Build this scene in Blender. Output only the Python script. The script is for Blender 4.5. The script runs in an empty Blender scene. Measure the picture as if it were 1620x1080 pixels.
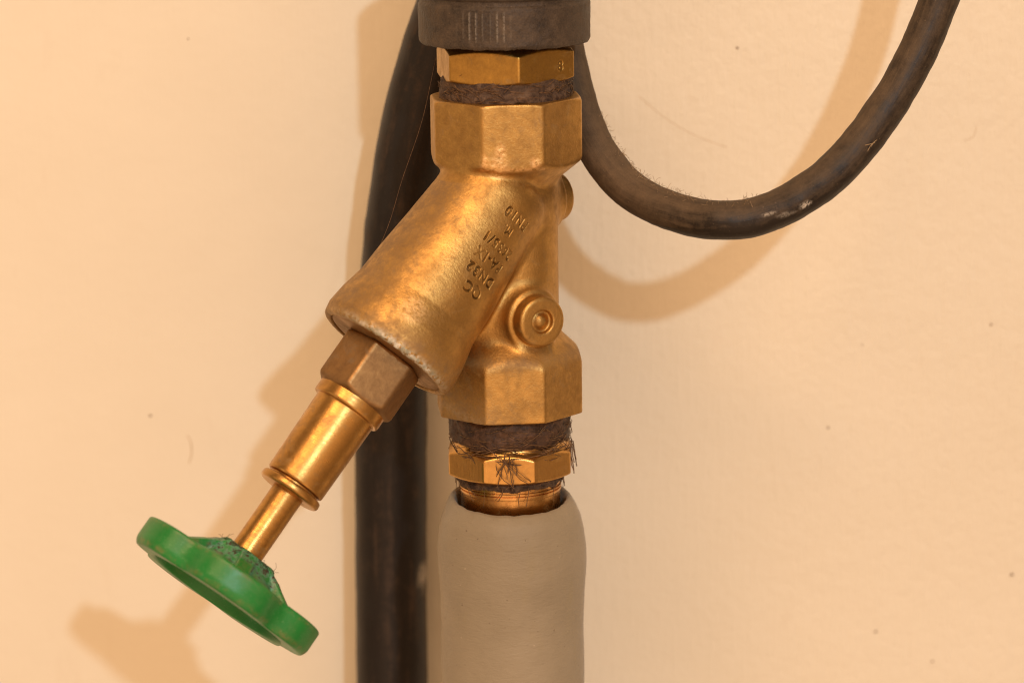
import bpy, math, random
import numpy as np
from mathutils import Vector, noise as mnoise
from mathutils.bvhtree import BVHTree

random.seed(7); rng = np.random.default_rng(7)
SC = bpy.context.scene
S = 0.00022            # metres per unit; the model is laid out in units of 0.22 mm
PITCH = math.radians(12.0); DIST = 5000.0
FWD = np.array([0, math.cos(PITCH), -math.sin(PITCH)])
UPV = np.array([0, math.sin(PITCH), math.cos(PITCH)])
RGT = np.array([1.0, 0, 0])
CAMP = -FWD * DIST

# ------------------------------------------------------------------ camera
cd = bpy.data.cameras.new('camera'); cam = bpy.data.objects.new('camera', cd)
SC.collection.objects.link(cam); SC.camera = cam
SC.cycles.filter_width = 1.15
cam.location = Vector(CAMP * S); cam.rotation_euler = (math.radians(90) - PITCH, 0, 0)
cd.sensor_width = 36.0; cd.lens = 36.0 * DIST / 1620.0
cd.clip_start = 0.02; cd.clip_end = 50
cd.dof.use_dof = True; cd.dof.focus_distance = (DIST - 90) * S; cd.dof.aperture_fstop = 7.5

# ------------------------------------------------------------------ world and lamps
W = bpy.data.worlds.new('World'); SC.world = W; W.use_nodes = True
wn = W.node_tree; wn.nodes.clear()
wo = wn.nodes.new('ShaderNodeOutputWorld'); wb = wn.nodes.new('ShaderNodeBackground')
tc = wn.nodes.new('ShaderNodeTexCoord'); nz = wn.nodes.new('ShaderNodeTexNoise'); cr = wn.nodes.new('ShaderNodeValToRGB')
# a dim room, lightest on the side behind the photographer, darker to the sides
vn = wn.nodes.new('ShaderNodeVectorMath'); vn.operation = 'DOT_PRODUCT'; vn.inputs[1].default_value = (0.06, -0.96, -0.27)
wn.links.new(tc.outputs['Generated'], vn.inputs[0])
nz.inputs['Scale'].default_value = 2.2; nz.inputs['Detail'].default_value = 3
wn.links.new(tc.outputs['Generated'], nz.inputs['Vector'])
m1 = wn.nodes.new('ShaderNodeMath'); m1.operation = 'MULTIPLY_ADD'; m1.inputs[1].default_value = 0.7; m1.inputs[2].default_value = -0.35
wn.links.new(nz.outputs['Fac'], m1.inputs[0])
m2 = wn.nodes.new('ShaderNodeMath'); m2.operation = 'ADD'; wn.links.new(vn.outputs['Value'], m2.inputs[0]); wn.links.new(m1.outputs[0], m2.inputs[1])
e = cr.color_ramp.elements; e.new(0.5)
for i, (p, c) in enumerate([(0.0, (0.10, 0.056, 0.026, 1)), (0.62, (0.52, 0.30, 0.15, 1)), (1.0, (1.75, 1.05, 0.60, 1))]):
    e[i].position = p; e[i].color = c
wn.links.new(m2.outputs[0], cr.inputs['Fac'])
wn.links.new(cr.outputs['Color'], wb.inputs['Color']); wn.links.new(wb.outputs['Background'], wo.inputs['Surface'])
wb.inputs['Strength'].default_value = 0.83

def lamp(name, kind, loc, target, energy, color, **kw):
    l = bpy.data.lights.new(name, kind); l.energy = energy; l.color = color
    for k, v in kw.items(): setattr(l, k, v)
    o = bpy.data.objects.new(name, l); SC.collection.objects.link(o); o.location = loc
    o.rotation_euler = (Vector(target) - Vector(loc)).to_track_quat('-Z', 'Y').to_euler()
    return o
lamp('flash_lamp', 'POINT', (0.67, -3.0, 1.32), (0, 0, 0), 126.0, (0.72, 0.90, 1.0), shadow_soft_size=0.042)
lamp('ceiling_lamp', 'AREA', (-0.4, -1.6, 2.0), (0, 0.05, 0), 42.0, (1.0, 0.61, 0.33), shape='RECTANGLE', size=1.6, size_y=1.1)
lamp('room_lamp', 'AREA', (-1.35, -0.55, 0.1), (0, 0.05, 0), 2.0, (1.0, 0.72, 0.46), shape='RECTANGLE', size=0.5, size_y=1.2)

vs = SC.view_settings
vs.view_transform = 'Standard'; vs.look = 'None'; vs.exposure = 0.0; vs.gamma = 1.0; vs.use_curve_mapping = False

# ------------------------------------------------------------------ frames
def unproj(x, y, Y=0.0):
    d = FWD * DIST + RGT * (x - 810.0) + UPV * (540.0 - y)
    s = (Y - CAMP[1]) / d[1]
    return CAMP + d * s
class Frame:
    def __init__(s, o, ex, ey, ez): s.o = np.array(o, float); s.R = np.array([ex, ey, ez], float)
    def w(s, P): return s.o + np.asarray(P, float) @ s.R
def norm(v): return np.asarray(v, float) / np.linalg.norm(v)

P_top = unproj(798.3, 60); P_bot = unproj(808.0, 800)
EZ = norm(P_top - P_bot)
def on_axis(y): return unproj(798.3 + (y - 60) * (9.7 / 740), y)
MO = on_axis(420)
EX = norm(np.cross([0, 1, 0], EZ)); EY = norm(np.cross(EZ, EX))
MAIN = Frame(MO, EX, EY, EZ)
def zz(y): return float(np.dot(on_axis(y) - MO, EZ))

TO = 0.19
A = norm(RGT * (-.565 * .982) + UPV * (-.825 * .982) - FWD * TO)
BO = unproj(802, 277) + A * 340.0 + np.array([0, -19.0, 0])
NV = norm(-FWD - np.dot(-FWD, A) * A)
PV = np.cross(A, NV)
if PV[0] < 0: PV = -PV
BR = Frame(BO, PV, -NV, A)          # x: down-right across, y: away from viewer, z: outwards along the stem

# ------------------------------------------------------------------ materials
def new_mat(name):
    m = bpy.data.materials.new(name); m.use_nodes = True; nt = m.node_tree
    return m, nt, nt.nodes['Principled BSDF']
def N(nt, t, **kw):
    n = nt.nodes.new(t)
    for k, v in kw.items():
        if k in n.inputs: n.inputs[k].default_value = v
        else: setattr(n, k, v)
    return n
def coord(nt, scale=(1, 1, 1), rot=(0, 0, 0)):
    c = N(nt, 'ShaderNodeTexCoord'); m = N(nt, 'ShaderNodeMapping')
    m.inputs['Scale'].default_value = scale; m.inputs['Rotation'].default_value = rot
    nt.links.new(c.outputs['Object'], m.inputs['Vector']); return m.outputs['Vector']
def noise(nt, vec, scale, detail=4, rough=.55, dist=0):
    n = N(nt, 'ShaderNodeTexNoise', Scale=scale, Detail=detail, Roughness=rough, Distortion=dist)
    nt.links.new(vec, n.inputs['Vector']); return n.outputs['Fac']
def ramp(nt, fac, stops):
    r = N(nt, 'ShaderNodeValToRGB'); e = r.color_ramp.elements
    while len(e) < len(stops): e.new(0.5)
    for i, (p, c) in enumerate(stops):
        e[i].position = p; e[i].color = (c, c, c, 1) if isinstance(c, (int, float)) else (*c, 1)
    nt.links.new(fac, r.inputs['Fac']); return r.outputs['Color']
def mix(nt, fac, a, b, mode='MIX'):
    m = N(nt, 'ShaderNodeMix', data_type='RGBA', blend_type=mode)
    for sock, v in ((m.inputs[0], fac), (m.inputs[6], a), (m.inputs[7], b)):
        if hasattr(v, 'links'): nt.links.new(v, sock)
        elif isinstance(v, (int, float)) and sock is m.inputs[0]: sock.default_value = v
        else: sock.default_value = (*v, 1) if len(v) == 3 else v
    return m.outputs[2]
def math_(nt, op, a, b=0.0, clamp=False):
    m = N(nt, 'ShaderNodeMath', operation=op); m.use_clamp = clamp
    for s_, v in zip(m.inputs, (a, b)):
        if hasattr(v, 'links'): nt.links.new(v, s_)
        else: s_.default_value = v
    return m.outputs[0]
def bump(nt, bs, hs):
    prev = None
    for h, st, d in hs:
        b = N(nt, 'ShaderNodeBump', Strength=st, Distance=d); nt.links.new(h, b.inputs['Height'])
        if prev: nt.links.new(prev, b.inputs['Normal'])
        prev = b.outputs['Normal']
    nt.links.new(prev, bs.inputs['Normal'])

def brass(name, base, dull, rough=(.34, .5), dullness=(.42, .75), cast=0.0, streak=None, metal=1.0, grime=0.35, axis=None):
    """yellow metal with patchy oxide, grime film, grain, optional turning lines"""
    m, nt, bs = new_mat(name); v = coord(nt)
    big = noise(nt, v, 75, 5, .6); mid = noise(nt, v, 320, 5, .65, .4); fine = noise(nt, v, 2600, 3, .6)
    ox = ramp(nt, math_(nt, 'ADD', math_(nt, 'MULTIPLY', big, .55), math_(nt, 'MULTIPLY', mid, .45)), [(dullness[0], 0.0), (dullness[1], 1.0)])
    col = mix(nt, ox, base, dull)
    col = mix(nt, ramp(nt, fine, [(.35, .0), (.75, .5)]), col, [c * .72 for c in base])
    dirt = ramp(nt, noise(nt, v, 160, 6, .72, .8), [(.54, 0.0), (.70, grime)])
    col = mix(nt, dirt, col, (.20, .13, .065))
    at = N(nt, 'ShaderNodeAttribute', attribute_name='deposit_or_lit_crest'); dep = at.outputs['Fac']
    depn = math_(nt, 'MULTIPLY', dep, ramp(nt, noise(nt, v, 700, 5, .75), [(.42, 0.0), (.49, 1.0)]), True)
    white = mix(nt, ramp(nt, noise(nt, v, 420, 2), [(.4, 0.0), (.6, 1.0)]), (.66, .61, .50), (.34, .33, .24))
    col = mix(nt, depn, col, white)
    fl = math_(nt, 'MULTIPLY', N(nt, 'ShaderNodeAttribute', attribute_name='film').outputs['Fac'], ramp(nt, math_(nt, 'ADD', math_(nt, 'MULTIPLY', mid, .6), math_(nt, 'MULTIPLY', noise(nt, v, 1500, 3, .7), .4)), [(.36, .15), (.60, 1.0)]), True)
    col = mix(nt, fl, col, (.235, .150, .078))
    g = N(nt, 'ShaderNodeAttribute', attribute_name='stamp').outputs['Fac']
    col = mix(nt, math_(nt, 'MULTIPLY', g, .85), col, (.11, .062, .02))
    w = N(nt, 'ShaderNodeAttribute', attribute_name='worn').outputs['Fac']
    wn_ = math_(nt, 'MULTIPLY', w, ramp(nt, noise(nt, v, 700, 4, .7), [(.38, 0.0), (.5, 1.0)]), True)
    col = mix(nt, wn_, col, (.90, .58, .27))
    nt.links.new(col, bs.inputs['Base Color'])
    met = math_(nt, 'SUBTRACT', metal, math_(nt, 'ADD', math_(nt, 'MULTIPLY', dirt, .9), math_(nt, 'ADD', depn, math_(nt, 'MULTIPLY', fl, .85))), True)
    nt.links.new(met, bs.inputs['Metallic'])
    r = math_(nt, 'ADD', rough[0], math_(nt, 'MULTIPLY', ox, rough[1] - rough[0]))
    r = math_(nt, 'ADD', r, math_(nt, 'MULTIPLY', dirt, .25)); r = math_(nt, 'ADD', r, math_(nt, 'MULTIPLY', fl, .30)); nt.links.new(r, bs.inputs['Roughness'])
    if axis is None and streak is None: pass
    hs = [(noise(nt, v, 3000, 2, .5), .22 + cast * .5, .00008), (mid, .12 + cast * .25, .0004)]
    if cast: hs.append((noise(nt, v, 1150, 3, .7), cast, .00022))
    if streak is not None:       # turning lines around the stem
        c = N(nt, 'ShaderNodeTexCoord'); mp = N(nt, 'ShaderNodeVectorMath', operation='DOT_PRODUCT')
        mp.inputs[1].default_value = tuple(streak)
        nt.links.new(c.outputs['Object'], mp.inputs[0])
        cm = N(nt, 'ShaderNodeCombineXYZ'); nt.links.new(mp.outputs['Value'], cm.inputs[0])
        hs.append((noise(nt, cm.outputs[0], 2000, 4, .8), .45, .0002))
    if axis is not None:         # vertical scratches / drawn marks
        v2 = coord(nt, (1, 1, .06)); hs.append((noise(nt, v2, 1300, 3, .7), .3, .00015))
    bump(nt, bs, hs)
    return m
M_cast = brass('cast_brass', (.60, .360, .115), (.32, .182, .060), (.40, .56), (.40, .68), .55, grime=.40)
M_union = brass('dull_yellow_brass', (.64, .38, .095), (.32, .17, .045), (.30, .48), (.36, .68), .30, grime=.5)
M_bright = brass('bright_brass', (.74, .43, .14), (.46, .24, .07), (.28, .42), (.42, .72), .05, axis=1, grime=.3)
M_turned = brass('turned_brass', (.66, .37, .11), (.36, .19, .06), (.26, .44), (.38, .68), .0, streak=A, grime=.55)
M_bonnet = brass('dusty_brass', (.46, .27, .11), (.27, .16, .075), (.40, .58), (.30, .60), .15, grime=.75)
M_copper = brass('copper_pipe', (.78, .46, .17), (.48, .24, .085), (.20, .34), (.40, .65), .0, axis=1, grime=.25)

def m_wall():
    m, nt, bs = new_mat('cream_wall_paint'); v = coord(nt)
    c = mix(nt, ramp(nt, noise(nt, v, 9, 4, .6), [(.3, 0.), (.7, 1.)]), (.820, .760, .628), (.788, .724, .588))
    sp = ramp(nt, noise(nt, v, 190, 2, .4), [(.775, 0.), (.80, 1.)])
    c = mix(nt, math_(nt, 'MULTIPLY', sp, .06), c, (.42, .27, .13))
    sm = ramp(nt, noise(nt, coord(nt, (1, 1, .35)), 24, 5, .7, 1.5), [(.62, 0.), (.80, .25)])
    c = mix(nt, sm, c, (.62, .50, .36))
    nt.links.new(c, bs.inputs['Base Color']); bs.inputs['Roughness'].default_value = .52
    vs_ = coord(nt, (1, 1, .10))
    sx_ = N(nt, 'ShaderNodeSeparateXYZ'); nt.links.new(v, sx_.inputs[0])
    rr = math_(nt, 'ADD', math_(nt, 'MULTIPLY', math_(nt, 'ADD', sx_.outputs['X'], .06), 4.2), math_(nt, 'MULTIPLY', noise(nt, v, 12, 2), .5))
    rm = ramp(nt, rr, [(.15, .22), (1.0, 1.0)])     # the roller stipple is coarser towards the right of the wall
    bump(nt, bs, [(math_(nt, 'MULTIPLY', noise(nt, v, 240, 5, .65), rm), .65, .0009), (math_(nt, 'MULTIPLY', noise(nt, vs_, 460, 3, .6), rm), .55, .0008), (noise(nt, v, 30, 3, .5), .25, .003)])
    return m
M_wall = m_wall()

def m_rubber(name, base, dust, lo, hi, rough=.5, dscale=110, up=0.0, bstr=.35, spots=True, stretch=(1, 1, 1), fine=.25, along=False):
    m, nt, bs = new_mat(name); v = coord(nt); v2 = coord(nt, stretch)
    if along:
        cmb = N(nt, 'ShaderNodeCombineXYZ')
        for q, an in enumerate(('run', 'side_a', 'side_b')):
            t = N(nt, 'ShaderNodeAttribute', attribute_name=an).outputs['Fac']
            nt.links.new(math_(nt, 'MULTIPLY', t, .10 if q == 0 else 1.0), cmb.inputs[q])
        v2 = cmb.outputs[0]
    d = math_(nt, 'ADD', math_(nt, 'MULTIPLY', noise(nt, v2, dscale, 6, .7, .5), .75), math_(nt, 'MULTIPLY', noise(nt, v, 2200, 3, .7), fine))
    if up:
        g = N(nt, 'ShaderNodeNewGeometry'); s = N(nt, 'ShaderNodeSeparateXYZ'); nt.links.new(g.outputs['Normal'], s.inputs[0])
        d = math_(nt, 'ADD', d, math_(nt, 'MULTIPLY', s.outputs['Z'], up))
    if along: d = math_(nt, 'ADD', d, math_(nt, 'MULTIPLY', math_(nt, 'SUBTRACT', noise(nt, v, 150, 6, .75), .5), .6))
    d = math_(nt, 'ADD', d, math_(nt, 'MULTIPLY', N(nt, 'ShaderNodeAttribute', attribute_name='dusty').outputs['Fac'], .30))
    f = ramp(nt, d, [(lo, 0.), (hi, 1.)])
    c = mix(nt, f, base, dust)
    c = mix(nt, ramp(nt, noise(nt, v, 1500, 2, .5), [(.70, 0.), (.76, .6)]), c, tuple(x * 1.6 for x in dust))
    at = N(nt, 'ShaderNodeAttribute', attribute_name='deposit_or_lit_crest').outputs['Fac']
    c = mix(nt, math_(nt, 'MULTIPLY', at, ramp(nt, noise(nt, v, 1600, 3, .7), [(.42, 0.), (.52, 1.)])), c, (.62, .55, .45))
    nt.links.new(c, bs.inputs['Base Color'])
    nt.links.new(math_(nt, 'ADD', rough, math_(nt, 'MULTIPLY', f, .35)), bs.inputs['Roughness']); bs.inputs['Specular IOR Level'].default_value = .36
    bump(nt, bs, [(noise(nt, v2, 900, 4, .65), bstr, .0003), (noise(nt, v, 2600, 2, .6), bstr * .7, .0001)])
    return m
M_cap = m_rubber('grey_rubber', (.013, .010, .009), (.105, .072, .046), .46, .86, .34, 120, 0, 1.0, fine=.6)
M_cable = m_rubber('black_cable_rubber', (.015, .0095, .006), (.13, .088, .052), .46, .90, .46, 260, .20, .5, along=True)
M_backpipe = m_rubber('black_pipe_plastic', (.012, .008, .0065), (.085, .050, .030), .50, .84, .42, 200, 0, .4, along=True)

def m_foam():
    m, nt, bs = new_mat('grey_foam'); v = coord(nt)
    c = mix(nt, ramp(nt, noise(nt, v, 22, 5, .6), [(.35, 0.), (.65, 1.)]), (.275, .225, .150), (.340, .282, .195))
    c = mix(nt, ramp(nt, noise(nt, coord(nt, (1, 1, .4)), 45, 4, .6), [(.60, 0.), (.75, .35)]), c, (.34, .27, .12))
    c = mix(nt, ramp(nt, noise(nt, v, 650, 2, .4), [(.745, 0.), (.765, .6)]), c, (.12, .085, .05))
    c = mix(nt, ramp(nt, noise(nt, v, 520, 2, .4), [(.765, 0.), (.785, .5)]), c, (.55, .45, .32))
    nt.links.new(c, bs.inputs['Base Color']); bs.inputs['Roughness'].default_value = .62
    bs.inputs['Sheen Weight'].default_value = .15
    bump(nt, bs, [(noise(nt, v, 1500, 3, .6), .30, .00025), (noise(nt, coord(nt, (1, 1, 3.0), (0, .5, 0)), 260, 4, .6, .6), .45, .0006), (noise(nt, v, 50, 3, .5), .2, .002)])
    return m
M_foam = m_foam()

def m_green():
    m, nt, bs = new_mat('green_plastic'); v = coord(nt)
    dA = N(nt, 'ShaderNodeAttribute', attribute_name='deposit_or_lit_crest').outputs['Fac']
    c = mix(nt, ramp(nt, noise(nt, v, 60, 4, .6), [(.35, 0.), (.65, 1.)]), (.010, .190, .030), (.014, .235, .040))
    film = ramp(nt, noise(nt, v, 130, 6, .75, .6), [(.50, 0.), (.72, .45)])
    c = mix(nt, film, c, (.10, .22, .07))
    c = mix(nt, ramp(nt, noise(nt, v, 1700, 2, .5), [(.66, 0.), (.74, .5)]), c, (.22, .42, .20))
    dn = noise(nt, v, 420, 5, .75)
    c = mix(nt, math_(nt, 'MULTIPLY', dA, ramp(nt, dn, [(.42, 0.), (.50, 1.)])), c, (.10, .28, .16))
    c = mix(nt, math_(nt, 'MULTIPLY', dA, ramp(nt, dn, [(.52, 0.), (.58, 1.)])), c, (.045, .022, .012))
    w = N(nt, 'ShaderNodeAttribute', attribute_name='worn').outputs['Fac']
    c = mix(nt, math_(nt, 'MULTIPLY', w, ramp(nt, noise(nt, v, 260, 5, .75), [(.46, 0.), (.62, .8)])), c, (.20, .17, .06))
    nt.links.new(c, bs.inputs['Base Color'])
    nt.links.new(math_(nt, 'ADD', .36, math_(nt, 'MULTIPLY', film, .4)), bs.inputs['Roughness'])
    bump(nt, bs, [(noise(nt, v, 1700, 3, .6), .35, .00018), (noise(nt, v, 120, 3, .5), .2, .0008)])
    return m
M_green = m_green()
def m_plain(name, c1, c2, scale, rough=.8, bs_=.8, bd=.0006):
    m, nt, bs = new_mat(name); v = coord(nt)
    nt.links.new(mix(nt, ramp(nt, noise(nt, v, scale, 6, .75, .8), [(.40, 0.), (.66, 1.)]), c1, c2), bs.inputs['Base Color'])
    bs.inputs['Roughness'].default_value = rough
    bump(nt, bs, [(noise(nt, v, scale * 2.2, 5, .7), bs_, bd)])
    return m
M_hemp = m_plain('sealing_hemp', (.026, .011, .006), (.120, .056, .026), 300, .6, .7, .0005)
M_hemp2 = m_plain('sealing_hemp_crusted', (.028, .012, .007), (.155, .094, .056), 260)
M_fibre = m_plain('hemp_strand', (.07, .032, .013), (.24, .13, .055), 500, .7, .1)
M_lint = m_plain('pale_lint', (.26, .17, .09), (.50, .38, .24), 500, .8, .1)
M_white = m_plain('white_residue', (.40, .38, .33), (.62, .60, .55), 900, .8, .8)

# ------------------------------------------------------------------ mesh builders (all in layout units)
def mk(name, V, F, mat, parent=None, attrs=None, smooth=True, frame=None, origin=None, autosmooth=None):
    V = np.asarray(V, float)
    if frame is not None: V = frame.w(V)
    V = V * S
    org = np.zeros(3)
    if parent is not None: org = np.array(parent['_o'])
    elif origin is not None: org = np.asarray(origin, float)
    me = bpy.data.meshes.new(name)
    me.from_pydata((V - org).tolist(), [], F if isinstance(F, list) else F.tolist())
    me.update()
    if smooth: me.polygons.foreach_set('use_smooth', [True] * len(me.polygons))
    me.materials.append(mat)
    for k, a in (attrs or {}).items():
        at = me.attributes.new(k, 'FLOAT', 'POINT'); at.data.foreach_set('value', np.asarray(a, np.float32))
    if autosmooth:
        me.set_sharp_from_angle(angle=math.radians(autosmooth))
    o = bpy.data.objects.new(name, me); SC.collection.objects.link(o)
    if parent is not None: o.parent = parent; o['_o'] = list(org)
    else: o.location = Vector(org); o['_o'] = list(org)
    return o
def thing(name, label, cat, origin, group=None):
    o = bpy.data.objects.new(name, None); SC.collection.objects.link(o); o.empty_display_size = .02
    o.location = Vector(np.asarray(origin) * S); o['_o'] = list(np.asarray(origin) * S)
    o['label'] = label; o['category'] = cat
    if group: o['group'] = group
    return o

def smin(a, b, k):
    h = np.clip(.5 + .5 * (b - a) / k, 0, 1); return b * (1 - h) + a * h - k * h * (1 - h)
def smax(a, b, k): return -smin(-a, -b, k)
def ngon(x, y, R, phi, n, k=3.0):
    d = None; ap = R * math.cos(math.pi / n)
    for i in range(n):
        m = math.radians(phi) + (i + .5) * 2 * math.pi / n
        t = x * math.sin(m) - y * math.cos(m) - ap
        d = t if d is None else smax(d, t, k)
    return d
def nut(x, y, z, R, phi, n, z0, z1, c0=.5, c1=.5, k=2.5, ke=2.0, Rc=None):
    """vertex edges run from z0 to z1; conical chamfers c0 below and c1 above"""
    r = np.hypot(x, y); d = ngon(x, y, R, phi, n, ke)
    d = smax(d, (z - z1 + (r - R) * c1) / math.hypot(1, c1), k)
    d = smax(d, (z0 - z + (r - R) * c0) / math.hypot(1, c0), k)
    return d

def surface(f, lo, hi, h, newton=2):
    ax = [np.arange(lo[i], hi[i] + h, h, dtype=np.float32) for i in range(3)]
    X, Y, Z = np.meshgrid(*ax, indexing='ij', sparse=True)
    V = np.broadcast_to(f(X, Y, Z), (len(ax[0]), len(ax[1]), len(ax[2]))).astype(np.float32)
    I = V < 0
    c = np.zeros(tuple(s - 1 for s in V.shape), np.uint8)
    offs = [(i, j, k) for i in (0, 1) for j in (0, 1) for k in (0, 1)]
    for i, j, k in offs: c += I[i:i + c.shape[0], j:j + c.shape[1], k:k + c.shape[2]]
    act = (c > 0) & (c < 8); idx = np.argwhere(act)
    num = -np.ones(c.shape, np.int64); num[act] = np.arange(len(idx))
    vals = {o: V[idx[:, 0] + o[0], idx[:, 1] + o[1], idx[:, 2] + o[2]] for o in offs}
    acc = np.zeros((len(idx), 3)); cnt = np.zeros(len(idx))
    for a in offs:
        for d in range(3):
            if a[d] == 0:
                b = list(a); b[d] = 1; b = tuple(b)
                va, vb = vals[a], vals[b]; m = (va < 0) != (vb < 0)
                t = np.where(m, va / np.where(m, va - vb, 1), 0)
                p = np.array(a, float)[None, :].repeat(len(idx), 0); p[:, d] += t
                acc += p * m[:, None]; cnt += m
    P = (idx + acc / cnt[:, None]) * h + np.array([a[0] for a in ax])
    Q = []
    for d in range(3):
        e1, e2 = [q for q in range(3) if q != d]
        sl0 = [slice(None)] * 3; sl1 = [slice(None)] * 3; sl0[d] = slice(0, -1); sl1[d] = slice(1, None)
        a = I[tuple(sl0)]; b = I[tuple(sl1)]; ed = np.argwhere(a != b)
        ok = (ed[:, e1] > 0) & (ed[:, e2] > 0) & (ed[:, e1] < c.shape[e1]) & (ed[:, e2] < c.shape[e2]); ed = ed[ok]
        ins = a[ed[:, 0], ed[:, 1], ed[:, 2]]
        def g(o1, o2):
            q = ed.copy(); q[:, e1] -= o1; q[:, e2] -= o2; return num[q[:, 0], q[:, 1], q[:, 2]]
        q = np.stack([g(1, 1), g(0, 1), g(0, 0), g(1, 0)], 1)
        flip = ins if d != 1 else ~ins
        q = np.where(flip[:, None], q, q[:, ::-1]); Q.append(q)
    Q = np.concatenate(Q)
    e = .3
    for _ in range(newton):
        x, y, z = P.T
        v = f(x, y, z)
        g = np.stack([f(x + e, y, z) - f(x - e, y, z), f(x, y + e, z) - f(x, y - e, z), f(x, y, z + e) - f(x, y, z - e)], 1) / (2 * e)
        g2 = (g * g).sum(1); st = -(v / np.maximum(g2, .2))[:, None] * g
        st = np.clip(st, -h * .5, h * .5); P = P + st
    return P, Q

def vnoise(P, scale, oct=3):
    return np.array([mnoise.fractal(Vector(p) * scale, 1.0, 2.0, oct) for p in P])

def lathe(prof, frame, nu=128, rad=None, close=False):
    """prof: list of (r, z); rad(theta, r, z)->(r, z)"""
    V = []; F = []
    for (r, z) in prof:
        for i in range(nu):
            t = 2 * math.pi * i / nu
            rr, z2 = (r, z) if rad is None else rad(t, r, z)
            V.append((rr * math.sin(t), -rr * math.cos(t), z2))
    n = len(prof)
    for j in range(n - 1):
        for i in range(nu):
            a = j * nu + i; b = j * nu + (i + 1) % nu
            F.append((a, b, b + nu, a + nu))
    if close:
        F.append(tuple(range(nu))[::-1]); F.append(tuple((n - 1) * nu + i for i in range(nu)))
    return frame.w(np.array(V)), F
def dense(prof, step):
    out = [prof[0]]
    for a, b in zip(prof, prof[1:]):
        n = max(1, int(math.hypot(b[0] - a[0], b[1] - a[1]) / step))
        for i in range(1, n + 1): out.append((a[0] + (b[0] - a[0]) * i / n, a[1] + (b[1] - a[1]) * i / n))
    return out
def roundp(prof, r, seg=5):
    """round the corners of an open profile"""
    P = [np.array(p, float) for p in prof]; out = [tuple(P[0])]
    for i in range(1, len(P) - 1):
        a, b, c = P[i - 1], P[i], P[i + 1]
        l1 = np.linalg.norm(a - b); l2 = np.linalg.norm(c - b); q = min(r, l1 * .45, l2 * .45)
        s = b + (a - b) / l1 * q; e = b + (c - b) / l2 * q
        for k in range(seg + 1):
            t = k / seg; out.append(tuple((1 - t) ** 2 * s + 2 * t * (1 - t) * b + t * t * e))
    out.append(tuple(P[-1])); return out
def catmull(P, n):
    P = np.array(P, float); out = []
    for i in range(1, len(P) - 2):
        p0, p1, p2, p3 = P[i - 1:i + 3]
        for k in range(n):
            t = k / n
            out.append(.5 * ((2 * p1) + (-p0 + p2) * t + (2 * p0 - 5 * p1 + 4 * p2 - p3) * t * t + (-p0 + 3 * p1 - 3 * p2 + p3) * t ** 3))
    out.append(P[-2]); return np.array(out)
def tube(path, rad, nu=40, nz_=0.0, nsc=.02, caps=True):
    path = np.asarray(path, float); n = len(path)
    T = np.gradient(path, axis=0); T /= np.linalg.norm(T, axis=1)[:, None]
    u = np.cross(T[0], [0, 1, 0.01]); u /= np.linalg.norm(u); V = []
    rr = rad if hasattr(rad, '__len__') else [rad] * n
    for i in range(n):
        u = u - T[i] * np.dot(u, T[i]); u /= np.linalg.norm(u); w = np.cross(T[i], u)
        for k in range(nu):
            a = 2 * math.pi * k / nu; d = math.cos(a) * u + math.sin(a) * w
            r = rr[i]
            if nz_:
                r += nz_ * mnoise.fractal(Vector(path[i] + d * r) * nsc, 1., 2., 3)
            V.append(path[i] + d * r)
    F = [(i * nu + k, i * nu + (k + 1) % nu, (i + 1) * nu + (k + 1) % nu, (i + 1) * nu + k) for i in range(n - 1) for k in range(nu)]
    if caps: F.append(tuple(range(nu))[::-1]); F.append(tuple((n - 1) * nu + k for k in range(nu)))
    return np.array(V), F
def tube_uv(path, nu, r):
    d = np.concatenate([[0], np.cumsum(np.linalg.norm(np.diff(path, axis=0), axis=1))])
    a = np.arange(nu) * 2 * math.pi / nu
    return np.repeat(d, nu) * S, np.tile(np.cos(a) * r * S, len(path)), np.tile(np.sin(a) * r * S, len(path))
def joinm(parts):
    V = []; F = []; o = 0
    for v, f in parts:
        V.append(v); F += [tuple(i + o for i in q) for q in f]; o += len(v)
    return np.concatenate(V), F

# ------------------------------------------------------------------ stamped writing
def text_tree(rows):
    """rows: (string, u, v, height, rotation) laid out on the u,v plane; returns a BVH of the flat letters"""
    VV = []; FF = []; o = 0
    for s, u, v, hgt, rot, sx in rows:
        c = bpy.data.curves.new('t', 'FONT'); c.body = s; c.size = hgt / .72; c.align_x = 'CENTER'; c.space_character = 1.22; c.offset = -.003
        c.resolution_u = 6
        ob = bpy.data.objects.new('t', c); SC.collection.objects.link(ob)
        dg = bpy.context.evaluated_depsgraph_get(); me = ob.evaluated_get(dg).to_mesh()
        cs, sn = math.cos(rot), math.sin(rot)
        for p in me.vertices:
            x, y = p.co.x * sx, p.co.y - hgt / 2
            VV.append((u + x * cs - y * sn, v + x * sn + y * cs, 0))
        me.calc_loop_triangles()
        for t in me.loop_triangles: FF.append(tuple(i + o for i in t.vertices))
        o = len(VV); ob.evaluated_get(dg).to_mesh_clear()
        bpy.data.objects.remove(ob); bpy.data.curves.remove(c)
    return BVHTree.FromPolygons(VV, FF)

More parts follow.
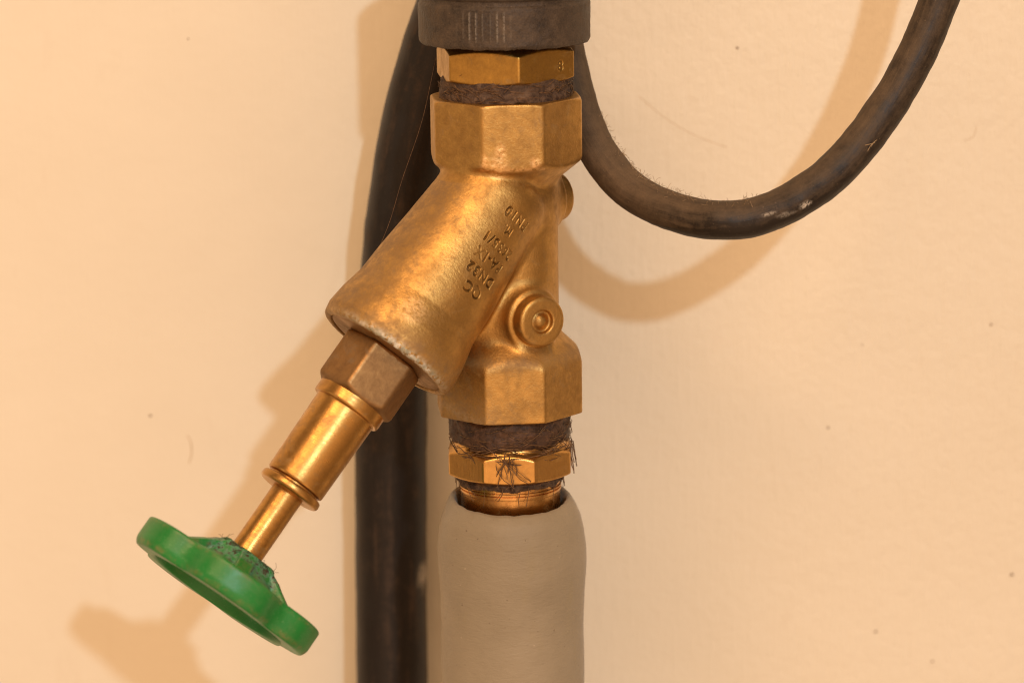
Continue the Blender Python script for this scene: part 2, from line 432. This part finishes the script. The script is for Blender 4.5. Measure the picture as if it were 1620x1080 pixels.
def refine(P, Q, mask, cuts=3):
    """subdivide the quads whose corners are all masked into cuts x cuts"""
    sel = mask[Q].all(1); keep = Q[~sel]; sub = Q[sel]
    V = [P]; base = len(P); n = cuts; cache = {}; newV = []; F = [tuple(int(i) for i in q) for q in keep]
    def edge(a, b, k):
        if a > b: a, b, k = b, a, n - k
        key = (a, b, k)
        if key not in cache:
            cache[key] = base + len(newV); newV.append(P[a] * (1 - k / n) + P[b] * (k / n))
        return cache[key]
    for a, b, c, d in sub.tolist():
        G = [[0] * (n + 1) for _ in range(n + 1)]
        for i in range(n + 1):
            for j in range(n + 1):
                if (i, j) == (0, 0): g = a
                elif (i, j) == (n, 0): g = b
                elif (i, j) == (n, n): g = c
                elif (i, j) == (0, n): g = d
                elif j == 0: g = edge(a, b, i)
                elif j == n: g = edge(d, c, i)
                elif i == 0: g = edge(a, d, j)
                elif i == n: g = edge(b, c, j)
                else:
                    u, v = i / n, j / n; g = base + len(newV)
                    newV.append((1 - u) * (1 - v) * P[a] + u * (1 - v) * P[b] + u * v * P[c] + (1 - u) * v * P[d])
                G[i][j] = g
        for i in range(n):
            for j in range(n): F.append((G[i][j], G[i + 1][j], G[i + 1][j + 1], G[i][j + 1]))
    return np.concatenate([P, np.array(newV)]) if newV else P, F

# ================================================================== THE SETTING
WY = 490.0
wv = [np.array([x, WY - .035 * x - .030 * z, z]) for x, z in ((-5500, -5500), (5500, -5500), (5500, 5500), (-5500, 5500))]
wall = mk('wall', wv, [(0, 1, 2, 3)], M_wall, smooth=False); wall['kind'] = 'structure'

def on_wall(x, y):
    p = unproj(x, y, 0); d = p - CAMP; n = np.array([.035, 1, .030]); t = (WY - CAMP @ n) / (d @ n); return CAMP + d * t
M_scuff = m_plain('old_scuff', (.50, .38, .24), (.66, .53, .37), 300, .6, .2)
M_speck = m_plain('dark_speck', (.16, .09, .04), (.32, .20, .10), 600, .6, .2)
mk_ = [tube(catmull([on_wall(*q) for q in pl], 6), w, 6, caps=False) for pl, w in [
    ([(290, 680), (296, 688), (302, 700), (303, 716), (299, 732), (292, 742)], .9),
    ([(985, 130), (1010, 152), (1050, 185), (1095, 212), (1150, 233), (1180, 238)], .5),
    ([(1515, 215), (1525, 222), (1540, 216), (1545, 200), (1550, 190)], .5)]]
V, F = joinm(mk_); mk('scuff_mark', V, F, M_scuff, wall)
sp = []
for x, y, r in [(238, 657, 3.2), (1568, 513, 2.6), (1600, 908, 3.5), (1385, 998, 3.0), (1310, 676, 2.2), (1166, 76, 2.6), (1475, 1045, 2.2), (298, 62, 1.6), (1364, 545, 1.6)]:
    q = on_wall(x, y); k = [r * random.uniform(.6, 1.3) for _ in range(10)]
    vv = [q + np.array([math.cos(a / 10 * 2 * math.pi) * k[a], -.9, math.sin(a / 10 * 2 * math.pi) * k[a] * .8]) for a in range(10)] + [q + np.array([0, -2.2, 0])]
    sp.append((np.array(vv), [(a, (a + 1) % 10, 10) for a in range(10)]))
V, F = joinm(sp); mk('speck', V, F, M_speck, wall)

# ================================================================== BACK PIPE (black, close to the wall)
BY = 405
pp = [(620, 1500), (620, 1300), (620, 1080), (619, 860), (619, 640), (623, 500), (633, 380), (648, 270), (668, 170), (694, 80), (722, 0), (752, -90), (785, -190), (820, -300)]
path = catmull([unproj(x, y, BY - float(np.interp(i, [3, 7, 10], [0, 75, 100]))) for i, (x, y) in enumerate(pp)], 14)
V, F = tube(path, 62, 56, 2.2, .012)
ra, rb_, rc = tube_uv(path, 56, 62)
dl = np.linalg.norm((V - unproj(668, 905, BY - 10)) * [1, .3, .45], axis=1)
o = mk('black_pipe', V, F, M_backpipe, attrs={'run': ra, 'side_a': rb_, 'side_b': rc, 'deposit_or_lit_crest': np.clip(1.5 - dl / 9, 0, 1)}); o['label'] = 'thick black plastic pipe running up close to the wall behind the brass valve'; o['category'] = 'pipe'

# ================================================================== CABLE LOOP
cp = [(868, -140, 150), (876, -60, 150), (885, 20, 148), (899, 100, 138), (918, 175, 112), (943, 235, 75), (985, 290, 30), (1035, 323, -15), (1095, 343, -60), (1140, 348.5, -84), (1190, 344, -84),
      (1255, 318, -64), (1330, 262, -34), (1397, 178, -6), (1447, 92, 14), (1486, 0, 27), (1512, -85, 32), (1530, -190, 35), (1535, -320, 35), (1535, -420, 35)]
path = catmull([unproj(*c) for c in cp], 28)
V, F = tube(path, 30.5, 48, 1.0, .03)
ra, rb_, rc = tube_uv(path, 48, 30.5)
def mark(x, y, Y, ang, l, w):
    q = V - unproj(x, y, Y); a = math.radians(ang); u = q[:, 0] * math.cos(a) + q[:, 2] * math.sin(a); t = -q[:, 0] * math.sin(a) + q[:, 2] * math.cos(a)
    return np.clip(1.6 - np.hypot(u / l, t / w), 0, 1) * (q[:, 1] < 20)
dust = np.clip((1130 - 810 - V[:, 0]) / 130, 0, 1) * .75 + np.clip((V[:, 0] - 500) / 100, 0, 1) * .25
dep = np.maximum(mark(1275, 324, -90, 28, 8, 3), np.maximum(mark(1240, 338, -90, 18, 14, 1.5), mark(1215, 335, -90, 20, 10, 1.2) * .6))
cab = thing('rubber_cable', 'dusty black rubber cable hanging in a U shaped loop right of the valve', 'cable', path[len(path) // 2])
mk('cable_sheath', V, F, M_cable, cab, {'deposit_or_lit_crest': dep, 'run': ra, 'side_a': rb_, 'side_b': rc, 'dusty': dust})
# lint clinging to the upper side of the loop
lint = []
for i in range(240):
    k = int(len(path) * random.choice([random.uniform(.18, .55), random.uniform(.24, .42)])); p = path[k]; t = path[min(k + 1, len(path) - 1)] - path[k - 1]; t /= np.linalg.norm(t)
    side = norm(np.cross(t, [0, 1, 0])); side = side if side[2] > 0 else -side
    a = random.uniform(-.9, .9); d = norm(side * math.cos(a) + np.array([0, -1, 0]) * math.sin(a))
    q = p + d * 30.5; L = random.uniform(4, 14) * (1.6 if random.random() < .12 else 1); pts = []
    dr = norm(d * random.uniform(.15, .8) + t * random.uniform(-1, 1) + rng.normal(0, .3, 3))
    for j in range(6):
        pts.append(q); dr = norm(dr + rng.normal(0, .35, 3)); q = q + dr * L / 5
    lint.append(tube(pts, .28, 3, caps=False))
for (x, y, dx, dy) in [(1378, 232, 8, -14), (1384, 226, -16, 4), (1372, 240, 10, -20)]:
    q = unproj(x, y, -50); lint.append(tube([q, q + np.array([dx * .5, -2, dy * -.5]), q + np.array([dx, -6, -dy * .8])], .6, 4, caps=False))
V, F = joinm(lint); mk('lint', V, F, M_lint, cab)['kind'] = 'stuff'

# ================================================================== FOAM PIPE INSULATION
ZI = zz(787)
def foam_r(t, r, z):
    k = min(1, max(0, (ZI + 8 - z) / 60))
    n1 = mnoise.fractal(Vector((math.sin(t) * 1.2, math.cos(t) * 1.2, z * .008)), 1., 2., 2) * 3.0 * k
    wave = -2.2 * math.exp(-((z - zz(985)) / 42) ** 2) * max(0, math.sin(t)) + 1.8 * math.exp(-((z - zz(880)) / 50) ** 2) * max(0, math.sin(t))
    lip = mnoise.fractal(Vector((math.sin(t) * 3, math.cos(t) * 3, 4.0)), 1., 2., 3) * 3
    fr = mnoise.fractal(Vector((math.sin(t) * 14, math.cos(t) * 14, 2.0)), 1., 2., 2) * .7
    near = math.exp(-((z - ZI) / 16) ** 2)
    return r + n1 + wave + near * fr, z + near * (lip * .8 - 9 * math.cos(t - .15) + 3)
prof = [(115, zz(1500)), (115, zz(1200)), (115, zz(1080)), (116, zz(1010)), (116.5, zz(930)), (118, zz(890)), (118, zz(862)), (115.5, zz(835)), (111.5, zz(815)), (105, zz(800)), (98, zz(790)), (93, zz(786)), (89.5, zz(788)), (87.5, zz(800)), (86, zz(860)), (85, zz(1000))]
prof = dense(prof, 5)
V, F = lathe(prof, MAIN, 180, foam_r)
ins = mk('pipe_insulation', V, F, M_foam, origin=MAIN.w([0, 0, zz(1080)]) * S)
ins['label'] = 'grey brown foam insulation sleeve around the lower pipe'; ins['category'] = 'pipe insulation'

# ================================================================== LOWER PIPE AND FITTING
lf = thing('pipe_fitting', 'bright brass threaded fitting with hemp below the valve, above the foam sleeve', 'pipe fitting', MAIN.w([0, 0, zz(760)]))
def rough_r(amp, sc, seed, zamp=0.0):
    def f(t, r, z):
        a = mnoise.fractal(Vector((math.sin(t) * r * sc, math.cos(t) * r * sc, z * sc * 1.6 + seed)), 1., 2., 4)
        b = mnoise.fractal(Vector((math.sin(t) * r * sc * .5 + 9, math.cos(t) * r * sc * .5, seed)), 1., 2., 3)
        return r + amp * a, z + zamp * b
    return f
# pipe with thread lines
prof = [(79, zz(980)), (79.5, zz(774)), (80.5, zz(772))]
for y in (768.5, 764): prof += [(81.5, zz(y)), (81.5, zz(y - 1.6)), (79, zz(y - 2.4)), (79, zz(y - 3.6))]
prof += [(80, zz(754)), (80, zz(735))]
V, F = lathe(prof, MAIN, 120); mk('pipe', V, F, M_copper, lf, autosmooth=50)
zt, zb = zz(742), zz(758)
V, F = lathe(dense([(78, zb - 2), (83, zb), (85, (zt + zb) / 2), (83, zt), (78, zt + 4)], 1.6), MAIN, 300, rough_r(3.2, .06, 3.1, 6)); mk('hemp_sealant', V, F, M_hemp2, lf)
def f_nut2(x, y, z): return nut(x, y, z, 104.5, -23.5, 8, zz(740), zz(707), .35, .75, 2.5, 2.0)
P, Q = surface(f_nut2, (-110, -110, zz(750)), (110, 110, zz(695)), 1.5)
mk('hex_nut', P, Q, M_bright, lf, frame=MAIN)
# conical brass shoulder + hemp wrap
V, F = lathe(dense(roundp([(70, zz(708)), (95, zz(706)), (93, zz(699)), (88, zz(694)), (88, zz(660))], 3), 2.5), MAIN, 180, rough_r(2.0, .05, 8.1, 3)); mk('shoulder', V, F, M_bright, lf)
zt, zb = zz(645), zz(694)
V, F = lathe(dense([(84, zb - 2), (92, zb + 1), (95, zb + 7), (97, (zt + zb) / 2), (95, zt - 6), (92, zt), (80, zt + 4)], 1.6), MAIN, 340, rough_r(3.0, .035, 5.1, 11)); mk('hemp_sealant', V, F, M_hemp, lf)
fib = []
def fibre(t, z, r, L, lean, w=.5, out=0.0):
    pts = []; tt = t; z_ = z; rr = r
    dz = lean
    for j in range(8):
        pts.append(MAIN.w([rr * math.sin(tt), -rr * math.cos(tt), z_]))
        tt += L / 7 / r * math.cos(dz); z_ -= L / 7 * math.sin(dz); dz += random.gauss(0, .2); rr += out / 7 + random.gauss(0, .25)
    return tube(pts, w, 4, caps=False)
for i in range(70):      # strands lying round the wrap and slipping down over the nut
    fib.append(fibre(random.uniform(-1.6, 1.6), zz(random.uniform(655, 712)), random.uniform(96, 99), random.uniform(20, 70), random.gauss(.05, .14), random.uniform(.35, .9)))
for i in range(8):
    fib.append(fibre(random.gauss(-.05, .16), zz(random.uniform(688, 712)), random.uniform(103, 105), random.uniform(18, 55), random.gauss(1.55, .5), random.uniform(.3, .75)))
for i in range(26):
    fib.append(fibre(random.uniform(-1.6, 1.6), zz(random.uniform(742, 757)), random.uniform(86, 90), random.uniform(12, 34), random.gauss(.5, .7), random.uniform(.3, .7)))
for i in range(6):
    fib.append(fibre(random.uniform(1.2, 1.6), zz(random.uniform(690, 705)), 101, random.uniform(20, 50), random.gauss(1.6, .3), .8, 6))
# a thicker twisted root of hemp lying over the nut
for k in range(5):
    fib.append(fibre(random.gauss(0, .05), zz(random.uniform(699, 712)), 104.2, random.uniform(22, 46), random.choice([.5, .9, 1.3, 1.7, 2.1, 2.6]) + random.gauss(0, .2), random.uniform(.3, .6)))
fib.append(fibre(-.01, zz(694), 103.6, 30, 1.5, 1.0)); fib.append(fibre(.02, zz(700), 104.4, 30, 1.1, .9)); fib.append(fibre(-.03, zz(702), 104.4, 26, 2.2, .9))
V, F = joinm(fib); mk('hemp_strands', V, F, M_fibre, lf)['kind'] = 'stuff'

# ================================================================== VALVE
valve = thing('stop_valve', 'cast brass Y shaped stop valve with slanted stem and green handwheel', 'valve', MAIN.w([0, 0, zz(646)]))
bt = [-400, -355, -330, -300, -270, -200, -135, -90, -50, -20, -6, 0]
br = [86, 87, 88, 88.5, 89.5, 95, 101.5, 104, 112.5, 116, 113.5, 111.5]
BR0 = BR
def to_branch(x, y, z):
    """main-frame coordinates -> branch-frame coordinates"""
    off = (MAIN.o - BR.o) @ BR.R.T; Mx = MAIN.R @ BR.R.T
    return (off[0] + x * Mx[0, 0] + y * Mx[1, 0] + z * Mx[2, 0],
            off[1] + x * Mx[0, 1] + y * Mx[1, 1] + z * Mx[2, 1],
            off[2] + x * Mx[0, 2] + y * Mx[1, 2] + z * Mx[2, 2])
ZT = (zz(247), zz(155)); ZL = (zz(646), zz(560))
def cylaz(x, y, z, az, zc, L0, L1, R, k=4, dimple=True):
    a = math.radians(az); ca, sa = math.cos(a), math.sin(a)
    l = x * sa - y * ca; m = x * ca + y * sa; r = np.hypot(m, z - zc)
    d = smax(smax(r - R, l - L1, k), L0 - l, 2)
    if dimple:
        g = smax(r - 18, (L1 - 9) - l, 3); d = smax(d, -g, 3)
        cone = smax(smax(r - 13 + (l - (L1 - 9)) * 1.0, l - (L1 - 1.5), 4), L1 - 14 - l, 1); d = smin(d, cone, 2)
    return d, l, r
def f_body(x, y, z):
    r = np.hypot(x, y)
    main = smax(smax(np.hypot(x, np.where(y < 0, y * 1.09, y)) - 80, z - ZT[0] - 20, 3), ZL[1] - 20 - z, 3)
    bx, by, bz = to_branch(x, y, z); rb = np.hypot(bx, by)
    Rb = np.interp(bz, bt, br)
    barrel = smax((rb - Rb) * .985, bz - 0.0, 5.0)
    barrel = smax(barrel, -346 - bz, 52)
    # shallow recess in the underside of the bonnet rim
    barrel = smax(barrel, -smax(rb - 100, -5 - bz, 2), 2.0)
    d = smin(main, barrel, 9)
    # swelling around the seat between barrel and lower octagon
    sw = np.sqrt((x + 18) ** 2 + (y + 12) ** 2 + ((z - zz(500)) * .75) ** 2) - 70
    d = smin(d, sw, 18)
    # octagons
    top = smax(smax(ngon(x, y, 124, -17, 8, 3.5), (z - ZT[1] + (r - 124) * .7) / 1.22, 2.5), (ZT[0] - z + (r - 124) * .8) / 1.28, 5)
    top = smax(top, z - zz(151), 2)
    low = smax(smax(ngon(x, y, 121, -17.6, 8, 3), (ZL[0] - z + (r - 121) * .5) / 1.12, 2.5), (z - ZL[1] + (r - 121) * .95) / 1.38, 7)
    low = smax(low, ZL[0] - z, 2)
    d = smin(d, top, 9); d = smin(d, low, 9)
    # drain bosses
    for az, zc, L1, R, dm in ((28.5, zz(490), 113, 39.5, True), (129, zz(322), 108, 39, False)):
        c, l, rr = cylaz(x, y, z, az, zc, 20, L1, R, 7.5, dm)
        pad = smax(rr - (R + 7), l - 88, 8)
        pad = smax(pad, 20 - l, 2)
        d = smin(d, pad, 20); d = smin(d, c, 4)
    return d
P, Q = surface(f_body, (-330, -262, zz(665)), (135, 135, zz(140)), 1.9)
# stamped writing on the barrel
def branch_of(P): return (MAIN.w(P) - BR.o) @ BR.R.T
B = branch_of(P); th = np.arctan2(B[:, 0], -B[:, 1])
def bpos(ix, iy, R=99):
    dx, dy = ix - 613, iy - 553; t = -(dx * .565 - dy * .825); pp_ = dx * .825 + dy * .565
    return -t, math.asin(min(.95, pp_ / R)) * R       # (distance along, arc length)
mask = (B[:, 2] < -95) & (B[:, 2] > -320) & (th > -.15) & (th < 1.45) & (np.hypot(B[:, 0], B[:, 1]) < 125)
P2, F2 = refine(P, Q, mask, 4)
B = branch_of(P2); th = np.arctan2(B[:, 0], -B[:, 1]); arc = th * 99
rows = []
TXT = [('QC', 745, 456, 17), ('DN32', 760, 433, 16.5), ('PA-IX', 774.5, 411, 16.5), ('2635/1', 790, 388, 16), ('M.', 804, 364, 13), ('PN10', 821, 346, 16.5)]
for s, ix, iy, hg in TXT:
    q, a = bpos(ix - 3, iy + 11); rows.append((s, -a, -q * -1.0, hg, 0.0, 1.0))
# layout plane: u runs along the reading direction (-arc), v upwards (towards the bonnet rim)
rows = [(s, -bpos(ix - 3, iy + 11)[1], -bpos(ix - 3, iy + 11)[0], hg, 0.0, .93) for s, ix, iy, hg in TXT]
tree = text_tree([(s, u, v, hg, 0.0, sx) for s, u, v, hg, _, sx in rows])
sel = np.where((B[:, 2] < -95) & (B[:, 2] > -325) & (th > -.15) & (th < 1.5))[0]
e = .3; stamp = np.zeros(len(P2)); disp = np.zeros(len(P2))
for i in sel:
    u, v = -arc[i], B[i, 2]
    hit = tree.find_nearest(Vector((u, v, 0)), 3.0)
    if hit[0] is None: continue
    dd = hit[3]
    g = max(0., 1 - dd / 1.15); lip = math.exp(-((dd - 1.6) / .5) ** 2)
    disp[i] = -2.2 * g * g * (3 - 2 * g) + .2 * lip; stamp[i] = g
wear = vnoise(P2[sel] * .05, 1.0, 2); f_ = np.clip(.75 + wear * 1.1, .3, 1.1); disp[sel] *= f_; stamp[sel] *= f_
nrm = np.zeros_like(P2); nrm[sel] = np.stack([B[sel, 0], B[sel, 1], 0 * sel], 1); ln = np.linalg.norm(nrm, axis=1); nrm[sel] /= ln[sel, None]
P3 = P2 + (nrm @ BR.R @ MAIN.R.T) * disp[:, None]
# rim deposits and knocked edges
rim = np.exp(-((B[:, 2] + 3) / 7.0) ** 2) * (np.hypot(B[:, 0], B[:, 1]) > 104)
ang = np.clip(1.1 - np.abs(th - .25) / 1.3, 0.15, 1)
dep = rim * ang
ii = np.where(dep > .05)[0]; nz3 = vnoise(P3[ii] * .12, 1., 4)
P3[ii] += (A @ MAIN.R.T) * (dep[ii] * nz3 * 2.2)[:, None] + np.where(nz3[:, None] > .1, (B[ii] * [1, 1, 0] / 113) @ BR.R @ MAIN.R.T * (dep[ii] * nz3 * 3)[:, None], 0)
worn = np.zeros(len(P3))
xx = P3; 
for (cx, cz, rx, rz) in ((-12, zz(247), 14, 18), (-33, zz(240), 7, 12), (45, zz(243), 8, 10), (-8, zz(225), 8, 14)):
    worn = np.maximum(worn, np.clip(1.4 - np.hypot((xx[:, 0] - cx) / rx, (xx[:, 2] - cz) / rz), 0, 1) * (xx[:, 1] < -60))
worn = worn * .7; worn = np.maximum(worn, .6 * np.exp(-((xx[:, 2] - zz(252)) / 3.0) ** 2) * (np.abs(xx[:, 0] - 10) < 50) * (xx[:, 1] < -90))
# bright dent near the bonnet rim
dd = np.hypot((th - .02) * 99, B[:, 2] + 62); worn = np.maximum(worn, np.clip(1.2 - dd / 20, 0, .4))
P3 = P3 - np.array([0, 1, 0]) * (np.clip(worn, 0, 1) * (P3[:, 2] > zz(262)) * vnoise(P3 * .11, 1., 3) * 1.6)[:, None]
stamp = np.clip(stamp, 0, 1)
film = np.clip((-th - .25) / .7, 0, 1) * (B[:, 2] > -330) * (B[:, 2] < 4) * (P3[:, 2] < zz(272)) * .8          # settled dust on the upward side of the barrel
film = np.maximum(film, np.exp(-((B[:, 2] + 8) / 26) ** 2) * .6 * (np.hypot(B[:, 0], B[:, 1]) > 60))
film = np.maximum(film, np.exp(-((P3[:, 2] - zz(552)) / 10) ** 2) * .6 * (P3[:, 1] < 0) * (np.hypot(P3[:, 0], P3[:, 1]) > 84))
body = mk('valve_body', P3, F2, M_cast, valve, {'stamp': stamp, 'deposit_or_lit_crest': np.clip(dep * 1.25, 0, 1), 'worn': worn, 'film': film * np.clip(1 - 1.5 * dep, 0, 1)}, frame=MAIN)

# bonnet, sleeve, ring, stem
def f_hex(x, y, z): return nut(x, y, z, 69.5, -16, 6, 0, 80, .1, .55, 5, 5)
P, Q = surface(f_hex, (-78, -78, -12), (78, 78, 92), 1.4)
bon = mk('bonnet_nut', P, Q, M_bonnet, valve, frame=BR)
V, F = lathe(roundp([(30, -9), (99, -9), (99.5, -3), (92, -1), (70, -.5), (30, -.5)], 2), BR, 120); mk('bonnet_plate', V, F, M_bonnet, valve)
V, F = lathe(roundp([(40, 78), (56.5, 80), (57.5, 84), (57.5, 103), (56, 106), (50.5, 106.5), (50.5, 112), (48.5, 240), (47, 243), (41, 243.5), (41, 252)], 1.6), BR, 140); mk('sleeve', V, F, M_turned, valve, autosmooth=40)
V, F = lathe(roundp([(24, 247), (48, 247), (51, 249.5), (51.5, 257), (49, 260.5), (44, 261.5), (24, 261.5)], 2), BR, 140); mk('retaining_ring', V, F, M_turned, valve)
prof = [(26, 240)]
for q in np.arange(258, 420, 3.0): prof.append((26 + random.uniform(-.15, .15), q))
V, F = lathe(prof, BR, 80); mk('stem', V, F, M_turned, valve)

# handwheel
HQ = 447.0
WH = Frame(BR.w([4, 0, -15]), PV, -NV, A)
def f_wheel(x, y, z):
    th_ = np.arctan2(x, -y); r = np.hypot(x, y)
    va = np.mod(th_ - math.radians(41) + math.pi / 5, 2 * math.pi / 5) - math.pi / 5
    Ro = 156 - 22 * np.exp(-(va / .22) ** 2) + 1.5 * np.cos(5 * (th_ - math.radians(5)))
    zr = z - HQ
    ring = smax(smax(smax((r - Ro) * .86, np.interp(z, [420, 447, 476], [128, 112, 118]) - r, 4), zr - 23, 4), -23 - zr, 5)
    ring = smax(ring, ((r - Ro) + (zr - 24) * .6 + 6) / 1.17, 3)
    # dished web: from the hub at the top out to the rim
    mid = np.interp(r, [0, 46, 70, 100, 120, 200], [408, 408, 420, 438, 444, 448])
    web = np.abs(z - mid) - 4.5; web = smax(web, r - 132, 2)
    sp = None
    for k in range(5):
        a = math.radians(41 + 72 * k); c = x * math.sin(a) - y * math.cos(a); s = x * math.cos(a) + y * math.sin(a)
        t = smax(np.abs(s) - 21 - np.maximum(0, 40 - c) * .3, -c, 4); sp = t if sp is None else smin(sp, t, 10)
    web = smax(web, sp, 4)
    arms = None
    for k in range(5):
        a = math.radians(5 + 72 * k); c = x * math.sin(a) - y * math.cos(a); s = x * math.cos(a) + y * math.sin(a)
        top = np.interp(c, [0, 44, 60, 110, 140], [386, 388, 397, 428, 440])
        t = smax(smax(smax(np.abs(s) - 13, top - z, 4), z - 452, 4), smax(-c, c - 135, 3), 3); arms = t if arms is None else smin(arms, t, 6)
    hub = smax(smax(r - np.interp(z, [380, 400, 425, 460], [43, 50, 66, 62]), 387 - z, 6), z - 452, 6)
    d = smin(ring, smin(smin(web, arms, 8), hub, 7), 6)
    d = smax(d, -smax(r - 25.5, -50 + z * 0, 1), 1.5)
    # screw recess underneath
    return smax(d, -smax(r - 40, 436 - z, 3), 3)
P, Q = surface(f_wheel, (-166, -166, 378), (166, 166, 474), 2.0)
r = np.hypot(P[:, 0], P[:, 1]); th = np.arctan2(P[:, 0], -P[:, 1])
dep = np.clip((424 - P[:, 2]) / 12, 0, 1) * np.clip((74 - r) / 10, 0, 1)
va = np.mod(th - math.radians(41) + math.pi / 5, 2 * math.pi / 5) - math.pi / 5
Ro = 156 - 22 * np.exp(-(va / .22) ** 2) + 1.5 * np.cos(5 * (th - math.radians(5)))
worn = np.exp(-((P[:, 2] - HQ - 17) / 4) ** 2) * np.clip((r - Ro + 12) / 6, 0, 1) + .8 * np.exp(-((P[:, 2] - HQ + 18) / 3) ** 2) * np.clip((r - Ro + 12) / 6, 0, 1)
worn = worn + np.clip((430 - P[:, 2]) / 20, 0, .8) * np.clip((r - 60) / 10, 0, 1) * (r < 125)
nzv = vnoise(P * .05, 1., 3)
Pn = P.copy(); Pn[:, 2] += dep * nzv * 2.5
wheel = mk('handwheel', Pn, Q, M_green, valve, {'deposit_or_lit_crest': dep, 'worn': np.clip(worn, 0, 1) * .8}, frame=WH)
# grubby collar of old dirt where the stem enters the hub
V, F = lathe(dense([(25, 392), (27, 388), (34, 385), (42, 385.5), (46, 389), (47.5, 394), (46, 399)], 1.6), WH, 200, rough_r(4.5, .09, 2.2, 5))
mk('hub_dirt', V, F, m_plain('crusty_hub_dirt', (.045, .022, .010), (.07, .24, .11), 300, .85, 1.0, .0006), wheel)
hair = []
for i in range(20):
    a = random.uniform(-2.6, 1.7); q = WH.w([45 * math.sin(a), -45 * math.cos(a), 387]); pts = []; dr = norm(-A * random.uniform(.3, 1.2) + rng.normal(0, .6, 3)); L = random.uniform(5, 17)
    for j in range(6): pts.append(q); dr = norm(dr + rng.normal(0, .4, 3)); q = q + dr * L / 5
    hair.append(tube(pts, .3, 3, caps=False))
V, F = joinm(hair); mk('lint', V, F, M_fibre, wheel)['kind'] = 'stuff'

V, F = tube(catmull([unproj(*q) for q in [(700, 60, 20), (690, 90, 10), (668, 190, 0), (636, 285, -20), (616, 352, -40), (590, 412, -60), (570, 440, -70)]], 10), .32, 4, caps=False)
o = mk('cobweb', V, F, M_fibre); o['label'] = 'thin single cobweb thread slanting in front of the black pipe, left of the slanted barrel'; o['category'] = 'cobweb'

# ================================================================== TOP UNION NUT
un = thing('union_fitting', 'yellow brass hexagonal union nut with crusted hemp above the valve, under the black collar', 'pipe fitting', MAIN.w([0, 0, zz(150)]))
def f_un(x, y, z):
    d = nut(x, y, z, 113, 11.2, 6, zz(118), zz(78), .38, .42, 2.5, 2.2)
    return d
P, Q = surface(f_un, (-120, -120, zz(135)), (120, 120, zz(62)), 1.6)
# stamped figure on the right hand face
am = math.radians(41.2); u_ = P[:, 0] * math.cos(am) + P[:, 1] * math.sin(am); nn = P[:, 0] * math.sin(am) - P[:, 1] * math.cos(am)
P2, F2 = refine(P, Q, (nn > 95.5) & (np.abs(u_ - 28) < 16), 3)
u_ = P2[:, 0] * math.cos(am) + P2[:, 1] * math.sin(am); nn = P2[:, 0] * math.sin(am) - P2[:, 1] * math.cos(am)
tree = text_tree([('8', 28, (zz(98)), 16, 0, 1)]); st = np.zeros(len(P2))
for i in np.where((nn > 95.5) & (np.abs(u_ - 28) < 16))[0]:
    h_ = tree.find_nearest(Vector((u_[i], P2[i, 2], 0)), 2.5)
    if h_[0] is not None: st[i] = max(0, 1 - h_[3] / 1.4)
P2 = P2 - np.array([math.sin(am), -math.cos(am), 0]) * (st * 1.0)[:, None]
mk('hex_nut', P2, F2, M_union, un, {'stamp': st * .4}, frame=MAIN)
zt, zb = zz(119), zz(153)
V, F = lathe(dense([(80, zb - 2), (103, zb), (104, zb + 8), (101, (zt + zb) / 2), (101, zt - 3), (96, zt + 3), (80, zt + 5)], 1.6), MAIN, 340, rough_r(2.8, .045, 15.1, 4)); mk('hemp_sealant', V, F, M_hemp2, un)
V, F = lathe([(88, zz(85)), (88, zz(20))], MAIN, 80); mk('neck', V, F, M_union, un)
fib = []
for i in range(70):
    fib.append(fibre(random.uniform(-1.6, 1.6), zz(random.uniform(122, 152)), random.uniform(102, 106), random.uniform(12, 40), random.gauss(.05, .35), random.uniform(.3, .7)))
V, F = joinm(fib); mk('hemp_strands', V, F, M_fibre, un)['kind'] = 'stuff'

# ================================================================== BLACK COLLAR
cap = thing('rubber_collar', 'dusty dark grey rubber pipe collar at the very top, above the union nut', 'pipe collar', MAIN.w([0, 0, zz(62)]))
prof = roundp([(84, zz(66)), (118, zz(65.5)), (130.5, zz(64.5)), (133, zz(60)), (133, zz(50)), (133.5, zz(3)), (131, zz(-1)), (129, zz(-3)), (129, zz(-9)), (132, zz(-12)), (133, zz(-16)), (133, zz(-120)), (90, zz(-124))], 1.3)
ribs_ = []
def cap_r(t, r, z):
    n1 = mnoise.fractal(Vector((math.sin(t) * 6, math.cos(t) * 6, z * .05)), 1., 2., 3)
    d = math.degrees(t); d = d - 360 if d > 180 else d
    rib = 0
    if -34 < d < 6 and r > 130 and zz(55) < z < zz(6):
        rib = 2.4 * max(0, math.cos((d + 14) * 2 * math.pi / 4.6)) ** 5 * min(1, (z - zz(55)) / 8) * min(1, (zz(4) - z) / 6)
        rib *= .5 + .5 * math.cos(d * 1.7 + 1)
    ribs_.append(min(1., rib / 1.6) * .32)  # pale crests: some wear, also painted lighter because the ribs are lit flat
    return r + n1 * .8 + rib, z + ((n1 * 1.5 + mnoise.noise(Vector((math.sin(t) * 30, math.cos(t) * 30, 0))) * 1.6) if z < zz(56) else 0)
V, F = lathe(dense(prof, 3.5), MAIN, 480, cap_r); mk('collar_sleeve', V, F, M_cap, cap, {'deposit_or_lit_crest': ribs_})

# ------------------------------------------------------------------ tidy: helper property is not part of the scene
for o in bpy.data.objects:
    if '_o' in o: del o['_o']
